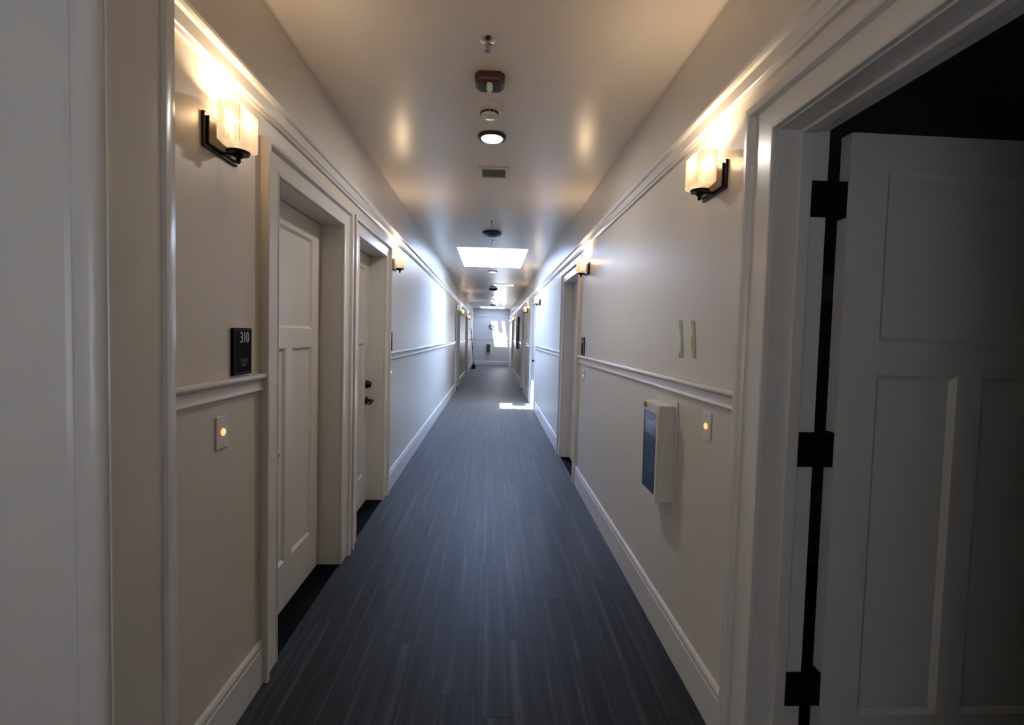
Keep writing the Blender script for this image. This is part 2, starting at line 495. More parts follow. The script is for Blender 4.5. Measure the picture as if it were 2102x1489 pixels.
def lever(leaf, x, z, dirx):
    """black lever handle and deadbolt on the front (y=0) face of a leaf"""
    b = MB()
    b.lathe([(0.036, 0.0), (0.036, -0.008), (0.030, -0.014), (0.014, -0.016), (0.013, -0.060), (0.0, -0.064)], (x, 0, z), 24, 'y')
    b.tube([(x, -0.056, z), (x + dirx * 0.03, -0.060, z), (x + dirx * 0.075, -0.063, z - 0.004), (x + dirx * 0.12, -0.058, z - 0.012)], [0.012, 0.012, 0.010, 0.008])
    h = b.build('lever_handle', 'black_metal', leaf, smooth=True); h['label'] = 'black lever handle'
    b = MB()
    b.lathe([(0.036, 0.0), (0.036, -0.010), (0.028, -0.024), (0.024, -0.040), (0.0, -0.042)], (x, 0, z + 0.14), 24, 'y')
    d = b.build('deadbolt', 'black_metal', leaf, smooth=True); d['label'] = 'black round deadbolt'

def casing_set(root, side, y0, y1, z, cw=CW, chh=CH, near_only=None):
    s = 1 if side == 'L' else -1
    X = XL if side == 'L' else XR
    # mitred boards: flat face with an inner bead and an outer back band
    # (projection, offset on the legs, offset on the head)
    pr = [(0, 0.006, 0.006), (0.013, 0.006, 0.006), (0.016, 0.010, 0.010), (0.016, 0.016, 0.016), (0.013, 0.020, 0.020),
          (0.013, cw - 0.034, chh - 0.034), (0.020, cw - 0.030, chh - 0.030), (0.030, cw - 0.026, chh - 0.026),
          (0.033, cw - 0.018, chh - 0.018), (0.033, cw - 0.003, chh - 0.003), (0.030, cw, chh), (0, cw, chh)]
    A = [(X + s * d, y0 - a, 0) for d, a, h in pr]; B = [(X + s * d, y0 - a, z + h) for d, a, h in pr]
    C_ = [(X + s * d, y1 + a, z + h) for d, a, h in pr]; D = [(X + s * d, y1 + a, 0) for d, a, h in pr]
    MB().loft([A, B]).build('door_casing', 'trim_paint', root, bevel=0.0008)
    MB().loft([C_, D]).build('door_casing', 'trim_paint', root, bevel=0.0008)
    MB().loft([B, C_]).build('head_casing', 'trim_paint', root, bevel=0.0008)

def jamb_set(root, side, y0, y1, z, stop_d, depth):
    s = -1 if side == 'L' else 1
    X = XL if side == 'L' else XR
    xa, xb = X + s * 0.001, X + s * depth
    xs0, xs1 = X + s * stop_d, X + s * (stop_d - 0.035)
    def bx(a, b_): return (min(a, b_), max(a, b_))
    box('door_jamb', 'trim_paint', root, *bx(xa, xb), y0 - 0.02, y0, 0, z + 0.02)
    box('door_jamb', 'trim_paint', root, *bx(xa, xb), y1, y1 + 0.02, 0, z + 0.02)
    box('head_jamb', 'trim_paint', root, *bx(xa, xb), y0, y1, z, z + 0.02)
    return

def bxs(a, b_): return (min(a, b_), max(a, b_))

dn = 0
wheres = ['just past the corridor mouth with number 310 beside it', 'next after the one numbered 310', 'on the far left wall', 'last on the left wall',
          '', 'beyond the extinguisher cabinet', '', 'on the far right wall past the sunlit door', 'last on the right wall']
for d, wh in zip(DOORS, wheres):
    dn += 1
    side, y0, y1, z = d['side'], d['y0'], d['y1'], d['z']
    X = XL if side == 'L' else XR
    s = -1 if side == 'L' else 1
    root = empty('door_%d' % dn, (0, 0, 0))
    tag(root, ('recessed white three panel door ' + wh), 'door', kind='structure')
    casing_set(root, side, y0, y1, z)
    depth = TL if side == 'L' else TR
    jamb_set(root, side, y0, y1, z, 0.13, depth)
    if d['handle'] in ('near', 'far'):
        rec = 0.130 if side == 'L' else 0.105
        w = y1 - y0 - 0.006
        h = z - 0.012
        if side == 'L':
            leaf = make_leaf(root, w, h, (XL - rec, y0 + 0.003, 0.009), math.radians(90))   # local x -> +y, local -y -> +x
        else:
            leaf = make_leaf(root, w, h, (XR + rec, y1 - 0.003, 0.009), math.radians(-90))  # local x -> -y, local -y -> -x
        near_x = 0.065 if side == 'L' else w - 0.065
        far_x = w - 0.065 if side == 'L' else 0.065
        hx = near_x if d['handle'] == 'near' else far_x
        lever(leaf, hx, 0.875, 1 if hx < w / 2 else -1)
        # floor strip of the recess
        sx = bxs(X, X + s * depth)
        box('threshold', 'floor_base', root, sx[0], sx[1], y0, y1, -0.004, 0.001)
        # weather seal behind the leaf
        st = bxs(X + s * (rec + 0.046), X + s * (rec + 0.056))
        box('door_stop', 'trim_paint', root, st[0], st[1], y0, y0 + 0.02, 0, z)
        box('door_stop', 'trim_paint', root, st[0], st[1], y1 - 0.02, y1, 0, z)
        box('door_stop', 'trim_paint', root, st[0], st[1], y0 + 0.02, y1 - 0.02, z - 0.02, z)
    elif d['handle'] == 'flush':
        tag(root, 'white flush door with a small black knob, sunlit at the foot', 'door', kind='structure')
        lf = box('door_leaf', 'door_paint', root, XR - 0.004, XR + 0.041, y0 + 0.003, y1 - 0.003, 0.008, z - 0.003, bevel=0.002)
        MB().lathe([(0.028, 0), (0.028, -0.006), (0.012, -0.010), (0.011, -0.03), (0.024, -0.038), (0.027, -0.05), (0.020, -0.06), (0, -0.062)], (XR - 0.004, y0 + 0.075, 0.98), 20, 'x').build('knob', 'black_metal', lf, smooth=True)
        for q in range(2):
            ya = y0 + 0.15 + q * ((y1 - y0) / 2 - 0.04); yb = ya + (y1 - y0) / 2 - 0.22
            box('door_panel', 'door_paint', lf, XR - 0.009, XR - 0.004, ya, yb, 0.25, 1.32, bevel=0.002)
            box('door_panel', 'door_paint', lf, XR - 0.009, XR - 0.004, ya, yb, 1.45, 1.98, bevel=0.002)
    else:
        # the open door on the right: leaf swung 90 degrees into the dark room
        tag(root, 'wide open white panel door swung into a dark room', 'door', kind='structure')
        xs0 = XR + 0.075
        box('door_stop', 'trim_paint', root, XR + 0.068, XR + 0.106, y1 - 0.012, y1, 0, z, bevel=0.002)
        box('door_stop', 'trim_paint', root, XR + 0.068, XR + 0.106, y0, y0 + 0.012, 0, z, bevel=0.002)
        box('door_stop', 'trim_paint', root, XR + 0.068, XR + 0.106, y0 + 0.012, y1 - 0.012, z - 0.012, z, bevel=0.002)
        lw = y1 - y0 - 0.006
        leaf = make_leaf(root, lw, z - 0.015, (1.098, 1.452, 0.010), math.radians(0.5))
        lever(leaf, lw - 0.065, 0.875, -1)
        for hz in (1.855, 1.065, 0.275):
            hg = MB()
            hg.box(-0.062, -0.004, 0.008, 0.012, hz, hz + 0.112)          # plate on the jamb
            hg.box(-0.0035, 0.0005, 0.006, 0.044, hz, hz + 0.112)         # plate on the leaf edge
            hg.box(-0.113, -0.055, 0.0085, 0.0120, hz, hz + 0.112)
            o = hg.build('hinge', 'black_metal', leaf)
            o['label'] = 'black steel butt hinge'
            kn = MB()
            for q in range(5):
                kn.lathe([(0.0075, hz + q * 0.0224 + 0.0008), (0.0075, hz + (q + 1) * 0.0224 - 0.0008)], (-0.012, 0.052, 0), 12)
            kn.lathe([(0.002, hz - 0.006), (0.006, hz - 0.003), (0.006, hz + 0.115), (0.002, hz + 0.118)], (-0.012, 0.052, 0), 12)
            kn.build('hinge_barrel', 'black_metal', leaf, smooth=True)
        MB().box(XR + TR, XR + TR + 0.013, y1 + 0.006, y1 + 0.12, 0, z + 0.12).build('room_casing', 'trim_paint', root)
        MB().box(XR + TR, XR + TR + 0.013, y0 - 0.12, y0 - 0.006, 0, z + 0.12).build('room_casing', 'trim_paint', root)
        MB().box(XR + TR, XR + TR + 0.013, y0 - 0.006, y1 + 0.006, z + 0.006, z + 0.12).build('room_casing', 'trim_paint', root)

# ------------------------------------------------------------------ skylights
for i, (o, g, k) in enumerate(SKYL):
    def ring(x0, x1, y0, y1, z): return [(x0, y0, z), (x1, y0, z), (x1, y1, z), (x0, y1, z)]
    b_ = MB()
    wall = 0.06
    b_.loft([ring(o[0], o[1], o[2], o[3], ZC + 0.001), ring(g[0], g[1], g[2], g[3], ZG),
             ring(g[0] - wall, g[1] + wall, g[2] - wall, g[3] + wall, ZG),
             ring(o[0] - wall, o[1] + wall, o[2] - wall, o[3] + wall, ZC + 0.152),
             ring(o[0] - 0.0005, o[1] + 0.0005, o[2] - 0.0005, o[3] + 0.0005, ZC + 0.152)], cap=False)
    wn = b_.build('window_%d' % (i + 1), 'shaft_paint')
    tag(wn, ['bright skylight shaft in the middle of the corridor ceiling', 'skylight shaft in the ceiling against the end wall'][i], 'skylight', kind='structure')
    fr = MB()
    for (x0, x1, y0, y1) in ((g[0] - .05, g[0], g[2] - .05, g[3] + .05), (g[1], g[1] + .05, g[2] - .05, g[3] + .05),
                             (g[0], g[1], g[2] - .05, g[2]), (g[0], g[1], g[3], g[3] + .05)):
        fr.box(x0, x1, y0, y1, ZG, ZG + 0.06)
    fr.build('window_frame', 'white_plastic', wn)
    MB().box(g[0], g[1], g[2], g[3], ZG + 0.02, ZG + 0.026).build('window_pane', 'clear_glass', wn)
    MB().box(k[0], k[1], k[2], g[3] - 0.001, ZG + 0.030, ZG + 0.09).build('opener_motor', 'white_plastic', wn, bevel=0.006)

w3 = MB()  # added lobby window, out of view, goes with the fill lamp
for bb in ((WX0, WX1, WZ0, WZ0 + 0.05), (WX0, WX1, WZ1 - 0.05, WZ1), (WX0, WX0 + 0.05, WZ0 + 0.05, WZ1 - 0.05), (WX1 - 0.05, WX1, WZ0 + 0.05, WZ1 - 0.05),
           ((WX0 + WX1) / 2 - 0.02, (WX0 + WX1) / 2 + 0.02, WZ0 + 0.05, WZ1 - 0.05)):
    w3.box(bb[0], bb[1], YB - 0.14, YB - 0.08, bb[2], bb[3])
w3 = w3.build('window_3', 'trim_paint')
tag(w3, 'white framed lobby window behind the viewpoint', 'window', kind='structure')
MB().box(WX0 + 0.05, WX1 - 0.05, YB - 0.115, YB - 0.109, WZ0 + 0.05, WZ1 - 0.05).build('window_pane', 'clear_glass', w3)
MB().box(WX0 - 0.08, WX1 + 0.08, YB, YB + 0.03, WZ0 - 0.04, WZ0).build('window_sill', 'trim_paint', w3, bevel=0.003)

# ------------------------------------------------------------------ wall sconces
def make_sconce():
    """built on a wall at x=0 facing +x; y along the wall, z=0 at plate centre"""
    r = empty('wall_sconce')
    MB().box(0.0, 0.010, -0.100, 0.100, -0.055, 0.055).build('back_plate', 'bronze', r, bevel=0.003)
    MB().box(0.010, 0.018, -0.088, 0.088, -0.045, 0.045).build('plate_face', 'bronze', r, bevel=0.003)
    # ribbed rounded-square shade, open at the top
    x0, x1, hw = 0.030, 0.096, 0.071
    path = []
    rc = 0.012
    def seg(a, c, n):
        for q in range(n):
            t_ = q / n
            path.append((a[0] + (c[0] - a[0]) * t_, a[1] + (c[1] - a[1]) * t_))
    def arc(cx, cy, a0, a1, n):
        for q in range(n):
            a = a0 + (a1 - a0) * q / n
            path.append((cx + rc * math.cos(a), cy + rc * math.sin(a)))
    P2 = math.pi / 2
    seg((x0, -hw + rc), (x0, -hw + rc), 1)
    arc(x0 + rc, -hw + rc, 2 * P2, 3 * P2, 8)
    seg((x0 + rc, -hw), (x1 - rc, -hw), 22)
    arc(x1 - rc, -hw + rc, 3 * P2, 4 * P2, 10)
    seg((x1, -hw + rc), (x1, hw - rc), 60)
    arc(x1 - rc, hw - rc, 0, P2, 10)
    seg((x1 - rc, hw), (x0 + rc, hw), 22)
    arc(x0 + rc, hw - rc, P2, 2 * P2, 8)
    seg((x0, hw - rc), (x0, -hw + rc), 30)
    # scallop by arc length
    n = len(path); L_ = [0]
    for q in range(n):
        a, c = path[q], path[(q + 1) % n]
        L_.append(L_[-1] + math.hypot(c[0] - a[0], c[1] - a[1]))
    nr = round(L_[-1] / 0.0118)
    cx, cy = (x0 + x1) / 2, 0
    def off(amt, rib):
        out = []
        for q in range(n):
            a, c = path[q - 1], path[(q + 1) % n]
            tx, ty = c[0] - a[0], c[1] - a[1]
            l_ = math.hypot(tx, ty) or 1
            nx, ny = ty / l_, -tx / l_
            k_ = amt + rib * (abs(math.sin(math.pi * nr * L_[q] / L_[-1])) - 0.5)
            out.append((path[q][0] + nx * k_, path[q][1] + ny * k_))
        return out
    zb, zt = -0.022, 0.100
    def rg(p, z, sc=1.0): return [((x - cx) * sc + cx, y * sc, z) for x, y in p]
    b = MB()
    outer, flat, inner = off(0.0, 0.0062), off(-0.001, 0.0), off(-0.0045, 0.0)
    b.loft([rg(inner, zt), rg(outer, zt), rg(outer, zb + 0.004), rg(flat, zb, 0.98), rg(flat, zb - 0.010, 0.72), rg(flat, zb - 0.012, 0.05)], cap=False)
    sh = b.build('glass_shade', 'opal_glass', r, smooth=True); sh['label'] = 'glowing ribbed opal glass shade'
    mx_ = (x0 + x1) / 2
    MB().lathe([(0.004, 0.0), (0.013, 0.006), (0.0165, 0.020), (0.013, 0.036), (0.004, 0.044)], (mx_, 0, 0.020), 16).build('bulb', 'bulb', r, smooth=True)
    c_ = MB().lathe([(0.010, -0.058), (0.014, -0.054), (0.014, -0.046), (0.034, -0.045), (0.037, -0.040), (0.037, -0.0355), (0.005, -0.035)], (mx_, 0, 0), 28).build('holder_cup', 'bronze', r, smooth=True)
    MB().lathe([(0.002, -0.076), (0.006, -0.073), (0.009, -0.066), (0.006, -0.060), (0.010, -0.057)], (mx_, 0, 0), 16).build('finial', 'bronze', c_, smooth=True)
    MB().box(0.014, mx_, -0.010, 0.010, -0.050, -0.040).build('arm', 'bronze', r, bevel=0.002)
    return r

sconces = [('L', 1.668, 'lit ribbed glass sconce above the black 310 number sign'),
           ('R', 1.878, 'lit ribbed glass sconce above the two green tape strips and extinguisher cabinet'),
           ('L', 4.485, 'lit ribbed glass sconce just past the second left doorway'),
           ('R', 4.395, 'lit ribbed glass sconce beside the right doorway past the extinguisher cabinet'),
           ('R', 8.74, 'lit ribbed glass sconce just before the sunlit flush door'),
           ('R', 11.76, 'lit ribbed glass sconce just beyond the sunlit flush door'),
           ('L', 14.15, 'lit ribbed glass sconce past the third left doorway'),
           ('L', 18.30, 'lit ribbed glass sconce past the last left doorway'),
           ('R', 18.70, 'lit ribbed glass sconce before the last right doorway'),
           ('R', 22.00, 'lit ribbed glass sconce closest to the end wall')]
proto = make_sconce()
for i, (side, y, lab) in enumerate(sconces):
    o = proto if i == 0 else copy_tree(proto)
    o.location = (wx(side, 0.0), y, 2.100)
    o.rotation_euler = (0, 0, 0 if side == 'L' else math.pi)
    tag(o, lab, 'sconce', 'ribbed glass wall sconces along the corridor')
    ld = bpy.data.lights.new('sconce_lamp', 'POINT')
    ld.energy = SCONCE_W; ld.color = SCONCE_COL; ld.shadow_soft_size = 0.018
    lo = bpy.data.objects.new('sconce_lamp', ld); COL.objects.link(lo)
    lo.location = (wx(side, 0.063), y, 2.100 + 0.072)

# ------------------------------------------------------------------ ceiling fittings
def ceiling_light(x, y, lab, watts=CEIL_W, col=CEIL_COL):
    r = empty('ceiling_light', (x, y, ZC))
    MB().lathe([(0.092, 0.0), (0.092, -0.008), (0.088, -0.016), (0.076, -0.020), (0.070, -0.018), (0.070, 0.0)], (0, 0, 0), 48).build('trim_ring', 'bronze', r, smooth=True)
    MB().lathe([(0.071, -0.002), (0.071, -0.016), (0.066, -0.022), (0.045, -0.027), (0.02, -0.029), (0.001, -0.0295)], (0, 0, 0), 48).build('lens', 'lens', r, smooth=True)
    ld = bpy.data.lights.new('ceiling_lamp', 'AREA'); ld.shape = 'DISK'; ld.size = 0.13; ld.energy = watts; ld.color = col
    lo = bpy.data.objects.new('ceiling_lamp', ld); COL.objects.link(lo); lo.location = (x, y, ZC - 0.033)
    tag(r, lab, 'ceiling light', 'round ceiling lights with bronze rings')
    return r
ceiling_light(-0.030, 3.165, 'round lit ceiling light with bronze ring beside the white smoke detector')
ceiling_light(-0.014, 9.72, 'round lit ceiling light just past the big skylight')
ceiling_light(-0.010, 17.6, 'round lit ceiling light far along towards the end wall')

def sprinkler(x, y, lab, s=1.0):
    r = empty('sprinkler', (x, y, ZC))
    MB().lathe([(0.036, 0), (0.036, -0.003), (0.028, -0.010), (0.014, -0.012), (0.012, -0.014)], (0, 0, 0), 28).build('escutcheon', 'chrome', r, smooth=True)
    b = MB().lathe([(0.008, -0.004), (0.008, -0.020), (0.005, -0.022)], (0, 0, 0), 16)
    b.tube([(-0.007, 0, -0.02), (-0.011, 0, -0.032), (-0.003, 0, -0.045)], 0.0022, 8)
    b.tube([(0.007, 0, -0.02), (0.011, 0, -0.032), (0.003, 0, -0.045)], 0.0022, 8)
    b.build('frame', 'chrome', r, smooth=True)
    MB().lathe([(0.004, -0.045), (0.014, -0.047), (0.014, -0.049), (0.003, -0.050)], (0, 0, 0), 20).build('deflector', 'chrome', r, smooth=True)
    MB().lathe([(0.0025, -0.022), (0.003, -0.03), (0.002, -0.044)], (0, 0, 0), 10).build('bulb', 'dark_red', r)
    tag(r, lab, 'sprinkler', 'chrome pendant ceiling sprinklers')
sprinkler(-0.048, 2.153, 'chrome pendant sprinkler in front of the dark red alarm strobe')
sprinkler(-0.035, 5.52, 'chrome pendant sprinkler before the first black dome fixture')
sprinkler(-0.029, 6.62, 'chrome pendant sprinkler between black dome fixture and big skylight')
sprinkler(-0.010, 15.4, 'chrome pendant sprinkler between the two far black dome fixtures')

# fire alarm strobe (dark red, clipped-corner body with a clear strobe tube)
r = empty('alarm_strobe', (-0.041, 2.46, ZC)); tag(r, 'dark red octagonal fire alarm strobe with clear lens on the ceiling', 'fire alarm')
octo = []
for (x, y) in ((-0.050, -0.068), (0.050, -0.068), (0.074, -0.040), (0.074, 0.035), (0.052, 0.066), (-0.052, 0.066), (-0.074, 0.035), (-0.074, -0.040)):
    octo.append((x, y))
def rg(p, z, s=1.0): return [(x * s, y * s, z) for x, y in p]
MB().loft([rg(octo, 0), rg(octo, -0.030), rg(octo, -0.042, 0.92), rg(octo, -0.046, 0.80)]).build('body', 'dark_red', r, bevel=0.002)
MB().loft([rg(octo, -0.046, 0.55), rg(octo, -0.050, 0.50)]).build('horn_grille', 'black_plastic', r, bevel=0.001)
MB().lathe([(0.016, -0.046), (0.016, -0.070), (0.012, -0.082), (0.004, -0.086)], (0.0, -0.030, 0), 20).build('strobe_lens', 'white_plastic', r, smooth=True)
# smoke detector
r = empty('smoke_detector', (-0.044, 2.775, ZC)); tag(r, 'round cream smoke detector with dark vent slots on the ceiling', 'smoke detector')
MB().lathe([(0.079, 0), (0.079, -0.012), (0.074, -0.020), (0.055, -0.024), (0.050, -0.028)], (0, 0, 0), 40).build('base', 'cream_plastic', r, smooth=True)
MB().lathe([(0.050, -0.024), (0.047, -0.046), (0.040, -0.054), (0.02, -0.057), (0.001, -0.058)], (0, 0, 0), 40).build('cap', 'cream_plastic', r, smooth=True)
for q in range(12):
    a = 2 * math.pi * (q + 0.5) / 12
    sl = MB().box(-0.0105, 0.0105, -0.002, 0.002, -0.006, 0.006).build('vent_slot', 'slot_dark', r)
    sl.location = (0.0492 * math.cos(a), 0.0492 * math.sin(a), -0.036); sl.rotation_euler = (0, 0, a + math.pi / 2)
# vent grille
r = empty('ceiling_vent', (-0.016, 3.845, ZC)); tag(r, 'small square ceiling exhaust vent with grey louvres', 'vent')
b = MB()
for bb in ((-0.122, 0.122, -0.125, -0.098), (-0.122, 0.122, 0.098, 0.125), (-0.122, -0.092, -0.098, 0.098), (0.092, 0.122, -0.098, 0.098)):
    b.box(*bb, -0.014, 0)
b.build('frame', 'cream_plastic', r, bevel=0.003)
MB().box(-0.092, 0.092, -0.098, 0.098, -0.004, -0.002).build('backing', 'vent_grey', r)
for q in range(9):
    y = -0.088 + q * 0.022
    MB().ext_x([(y - 0.009, -0.012), (y - 0.008, -0.013), (y + 0.009, -0.005), (y + 0.008, -0.004)], -0.091, 0.091).build('louvre', 'vent_grey', r)
# black dome fixtures
def dome(x, y, lab):
    r = empty('dome_fixture', (x, y, ZC))
    MB().lathe([(0.112, 0), (0.116, -0.012), (0.124, -0.020), (0.122, -0.028), (0.110, -0.034)], (0, 0, 0), 40).build('base_ring', 'black_plastic', r, smooth=True)
    MB().lathe([(0.112, -0.030), (0.104, -0.040), (0.080, -0.050), (0.045, -0.057), (0.012, -0.059), (0.001, -0.0592)], (0, 0, 0), 40).build('dome', 'black_plastic', r, smooth=True)
    for q in range(4):
        a = math.pi / 4 + q * math.pi / 2
        MB().lathe([(0.004, -0.040), (0.012, -0.030), (0.012, -0.020), (0.004, -0.016)], (0.125 * math.cos(a), 0.125 * math.sin(a), 0), 12).build('lug', 'black_plastic', r, smooth=True)
    tag(r, lab, 'ceiling fixture', 'black dome ceiling fixtures')
dome(-0.028, 6.05, 'black dome ceiling fixture in front of the big skylight')
dome(0.005, 13.35, 'black dome ceiling fixture past the flat white light panel')
dome(0.010, 20.4, 'black dome ceiling fixture closest to the end wall')
# small second smoke detector and light panel
r = empty('smoke_detector', (-0.012, 12.75, ZC)); tag(r, 'small grey smoke detector beside the flat white light panel', 'smoke detector')
MB().lathe([(0.079, 0), (0.079, -0.012), (0.055, -0.024)], (0, 0, 0), 32).build('base', 'vent_grey', r, smooth=True)
MB().lathe([(0.050, -0.022), (0.046, -0.044), (0.001, -0.052)], (0, 0, 0), 32).build('cap', 'cream_plastic', r, smooth=True)
r = empty('light_panel', (0.27, 12.25, ZC)); tag(r, 'flat white rectangular light panel on the ceiling past the skylight', 'light panel')
b = MB()
for bb in ((-0.27, 0.27, -0.16, -0.145), (-0.27, 0.27, 0.145, 0.16), (-0.27, -0.255, -0.145, 0.145), (0.255, 0.27, -0.145, 0.145)):
    b.box(*bb, -0.010, 0)
b.build('frame', 'vent_grey', r, bevel=0.002)
MB().box(-0.255, 0.255, -0.145, 0.145, -0.007, -0.004).build('diffuser', 'panel_lens', r)

# ------------------------------------------------------------------ lettering helpers
def text_mesh(body, size, ext=0.0012):
    cu = bpy.data.curves.new('digits', 'FONT')
    cu.body = body; cu.size = size; cu.extrude = ext; cu.align_x = 'CENTER'; cu.align_y = 'CENTER'
    cu.resolution_u = 4
    ob = bpy.data.objects.new('digits_tmp', cu); COL.objects.link(ob)
    bpy.context.view_layer.update()
    dg = bpy.context.evaluated_depsgraph_get()
    me = bpy.data.meshes.new_from_object(ob.evaluated_get(dg))
    bpy.data.objects.remove(ob, do_unlink=True); bpy.data.curves.remove(cu)
    return me

def wall_obj(side, y, z, name):
    """empty on a wall; local x along viewer's right, local y out of wall towards... (front = -y), z up"""
    r = empty(name, (wx(side, 0.0), y, z))
    # left wall: viewer faces -x, right hand = +y ; right wall: viewer faces +x, right hand = -y
    r.rotation_euler = (0, 0, math.radians(90) if side == 'L' else math.radians(-90))
    return r

def number_sign(side, y, z, lab, digits=None):
    r = wall_obj(side, y, z, 'number_sign')
    MB().box(-0.066, 0.066, -0.010, 0, -0.086, 0.086).build('plate', 'sign_black', r, bevel=0.002)
    b = MB()
    for bb in ((-0.058, 0.058, 0.078, 0.0795), (-0.058, 0.058, -0.0795, -0.078), (-0.0595, -0.058, -0.0795, 0.0795), (0.058, 0.0595, -0.0795, 0.0795)):
        b.box(bb[0], bb[1], -0.0112, -0.0098, bb[2], bb[3])
    b.build('border_line', 'sign_faint' if digits else 'sign_letter', r)
    if digits:
        me = text_mesh(digits, 0.058); me.materials.clear(); me.materials.append(MATS['sign_letter'])
        o = bpy.data.objects.new('digits', me); COL.objects.link(o); o.parent = r
        o.rotation_euler = (math.radians(90), 0, 0); o.location = (0.010, -0.0105, 0.050); o.scale = (0.74, 1.0, 1.0)
        b = MB()
        # small crest: arch, dot and bars
        b.box(-0.012, 0.026, -0.0112, -0.0098, -0.049, -0.0465); b.box(-0.008, 0.022, -0.0112, -0.0098, -0.055, -0.0525)
        b.lathe([(0.006, -0.0112), (0.006, -0.0098)], (0.007, 0, -0.036), 14, 'y')
        b.box(-0.014, -0.004, -0.0112, -0.0098, -0.030, -0.027); b.box(0.018, 0.028, -0.0112, -0.0098, -0.030, -0.027)
        b.box(-0.014, -0.011, -0.0112, -0.0098, -0.042, -0.030); b.box(0.025, 0.028, -0.0112, -0.0098, -0.042, -0.030)
        b.build('crest', 'sign_faint', r)
    else:
        b = MB()
        for q in range(3):
            b.box(-0.034 + q * 0.025, -0.018 + q * 0.025, -0.0112, -0.0098, 0.030, 0.066)
        b.build('faded_marks', 'sign_faint', r)
    tag(r, lab, 'sign')
    return r
number_sign('L', 1.803, 1.386, 'black room number sign reading 310 resting above the chair rail', '310')
number_sign('R', 4.485, 1.386, 'dark room sign with a pale border on the right wall past the tape')
number_sign('L', 4.395, 1.386, 'dark room sign tucked behind the second left doorway casing')

def doorbell(side, y, z, lab):
    r = wall_obj(side, y, z, 'doorbell')
    MB().box(-0.036, 0.036, -0.006, 0, -0.057, 0.057).build('plate', 'white_plastic', r, bevel=0.003)
    MB().lathe([(0.0125, -0.006), (0.0125, -0.010), (0.010, -0.0115), (0.001, -0.012)], (0, 0, 0), 24, 'y').build('button', 'button_glow', r, smooth=True)
    for sz in (-0.041, 0.041):
        MB().lathe([(0.003, -0.006), (0.0028, -0.0072), (0.0005, -0.0074)], (0, 0, sz), 12, 'y').build('screw', 'chrome', r)
    tag(r, lab, 'doorbell', 'doorbell plates with glowing round buttons')
doorbell('L', 1.678, 1.110, 'white doorbell plate with glowing button below the 310 sign')
doorbell('R', 1.856, 1.128, 'white doorbell plate with glowing button beside the extinguisher cabinet')
doorbell('R', 4.43, 1.110, 'white doorbell plate with glowing button under the dark right sign')
doorbell('L', 4.43, 1.105, 'white doorbell plate with glowing button past the second left doorway')

# ------------------------------------------------------------------ extinguisher cabinets
def cabinet(r, w, h, dp):
    """front faces -y, back on y=0; x right, z up, centred"""
    MB().box(-w / 2 - 0.022, w / 2 + 0.022, -0.008, 0, -h / 2 - 0.045, h / 2 + 0.025).build('flange', 'cabinet_white', r, bevel=0.002)
    b = MB(); t = 0.012
    b.box(-w / 2, -w / 2 + t, -dp, -0.008, -h / 2, h / 2); b.box(w / 2 - t, w / 2, -dp, -0.008, -h / 2, h / 2)
    b.box(-w / 2 + t, w / 2 - t, -dp, -0.008, -h / 2, -h / 2 + t); b.box(-w / 2 + t, w / 2 - t, -dp, -0.008, h / 2 - t, h / 2)
    b.build('box', 'cabinet_white', r, bevel=0.0015)
    MB().box(-w / 2 + t, w / 2 - t, -0.010, -0.008, -h / 2 + t, h / 2 - t).build('back', 'cabinet_inside', r)
    d = MB(); f = 0.022
    d.box(-w / 2, w / 2, -dp - 0.008, -dp, h / 2 - f - 0.02, h / 2); d.box(-w / 2, w / 2, -dp - 0.008, -dp, -h / 2, -h / 2 + f)
    d.box(-w / 2, -w / 2 + f, -dp - 0.008, -dp, -h / 2 + f, h / 2 - f - 0.02); d.box(w / 2 - f, w / 2, -dp - 0.008, -dp, -h / 2 + f, h / 2 - f - 0.02)
    dr = d.build('door_frame', 'cabinet_white', r, bevel=0.0015)
    MB().box(-w / 2 + f, w / 2 - f, -dp - 0.005, -dp - 0.002, -h / 2 + f, h / 2 - f - 0.02).build('glass_pane', 'cabinet_glass', dr)
    lk = MB().lathe([(0.010, 0), (0.010, -0.010), (0.004, -0.012)], (-w / 2 + 0.055, -dp - 0.008, h / 2 - 0.018), 16, 'y').build('lock', 'brass', dr, smooth=True)
    MB().box(-w / 2 + 0.02, -w / 2 + 0.05, -dp - 0.011, -dp - 0.006, h / 2 - 0.030, h / 2 - 0.006).build('pull', 'bronze', dr, bevel=0.001)

def extinguisher(name_loc, lab, s=1.0):
    r = empty('fire_extinguisher', name_loc)
    MB().lathe([(0.030, 0), (0.033, 0.004), (0.033, 0.27), (0.030, 0.295), (0.016, 0.315), (0.014, 0.335)], (0, 0, 0), 28).build('cylinder', 'extinguisher_red', r, smooth=True)
    MB().box(-0.010, 0.010, -0.014, 0.030, 0.335, 0.355).box(-0.005, 0.005, -0.012, 0.032, 0.362, 0.370).build('valve_handle', 'black_metal', r, bevel=0.001)
    MB().tube([(0, -0.012, 0.345), (-0.018, -0.024, 0.335), (-0.022, -0.028, 0.29), (-0.020, -0.030, 0.18)], 0.006).build('hose', 'black_plastic', r, smooth=True)
    MB().lathe([(0.0334, 0.10), (0.0334, 0.22)], (0, 0, 0), 28, closed=True).build('label_band', 'white_plastic', r)
    tag(r, lab, 'extinguisher')

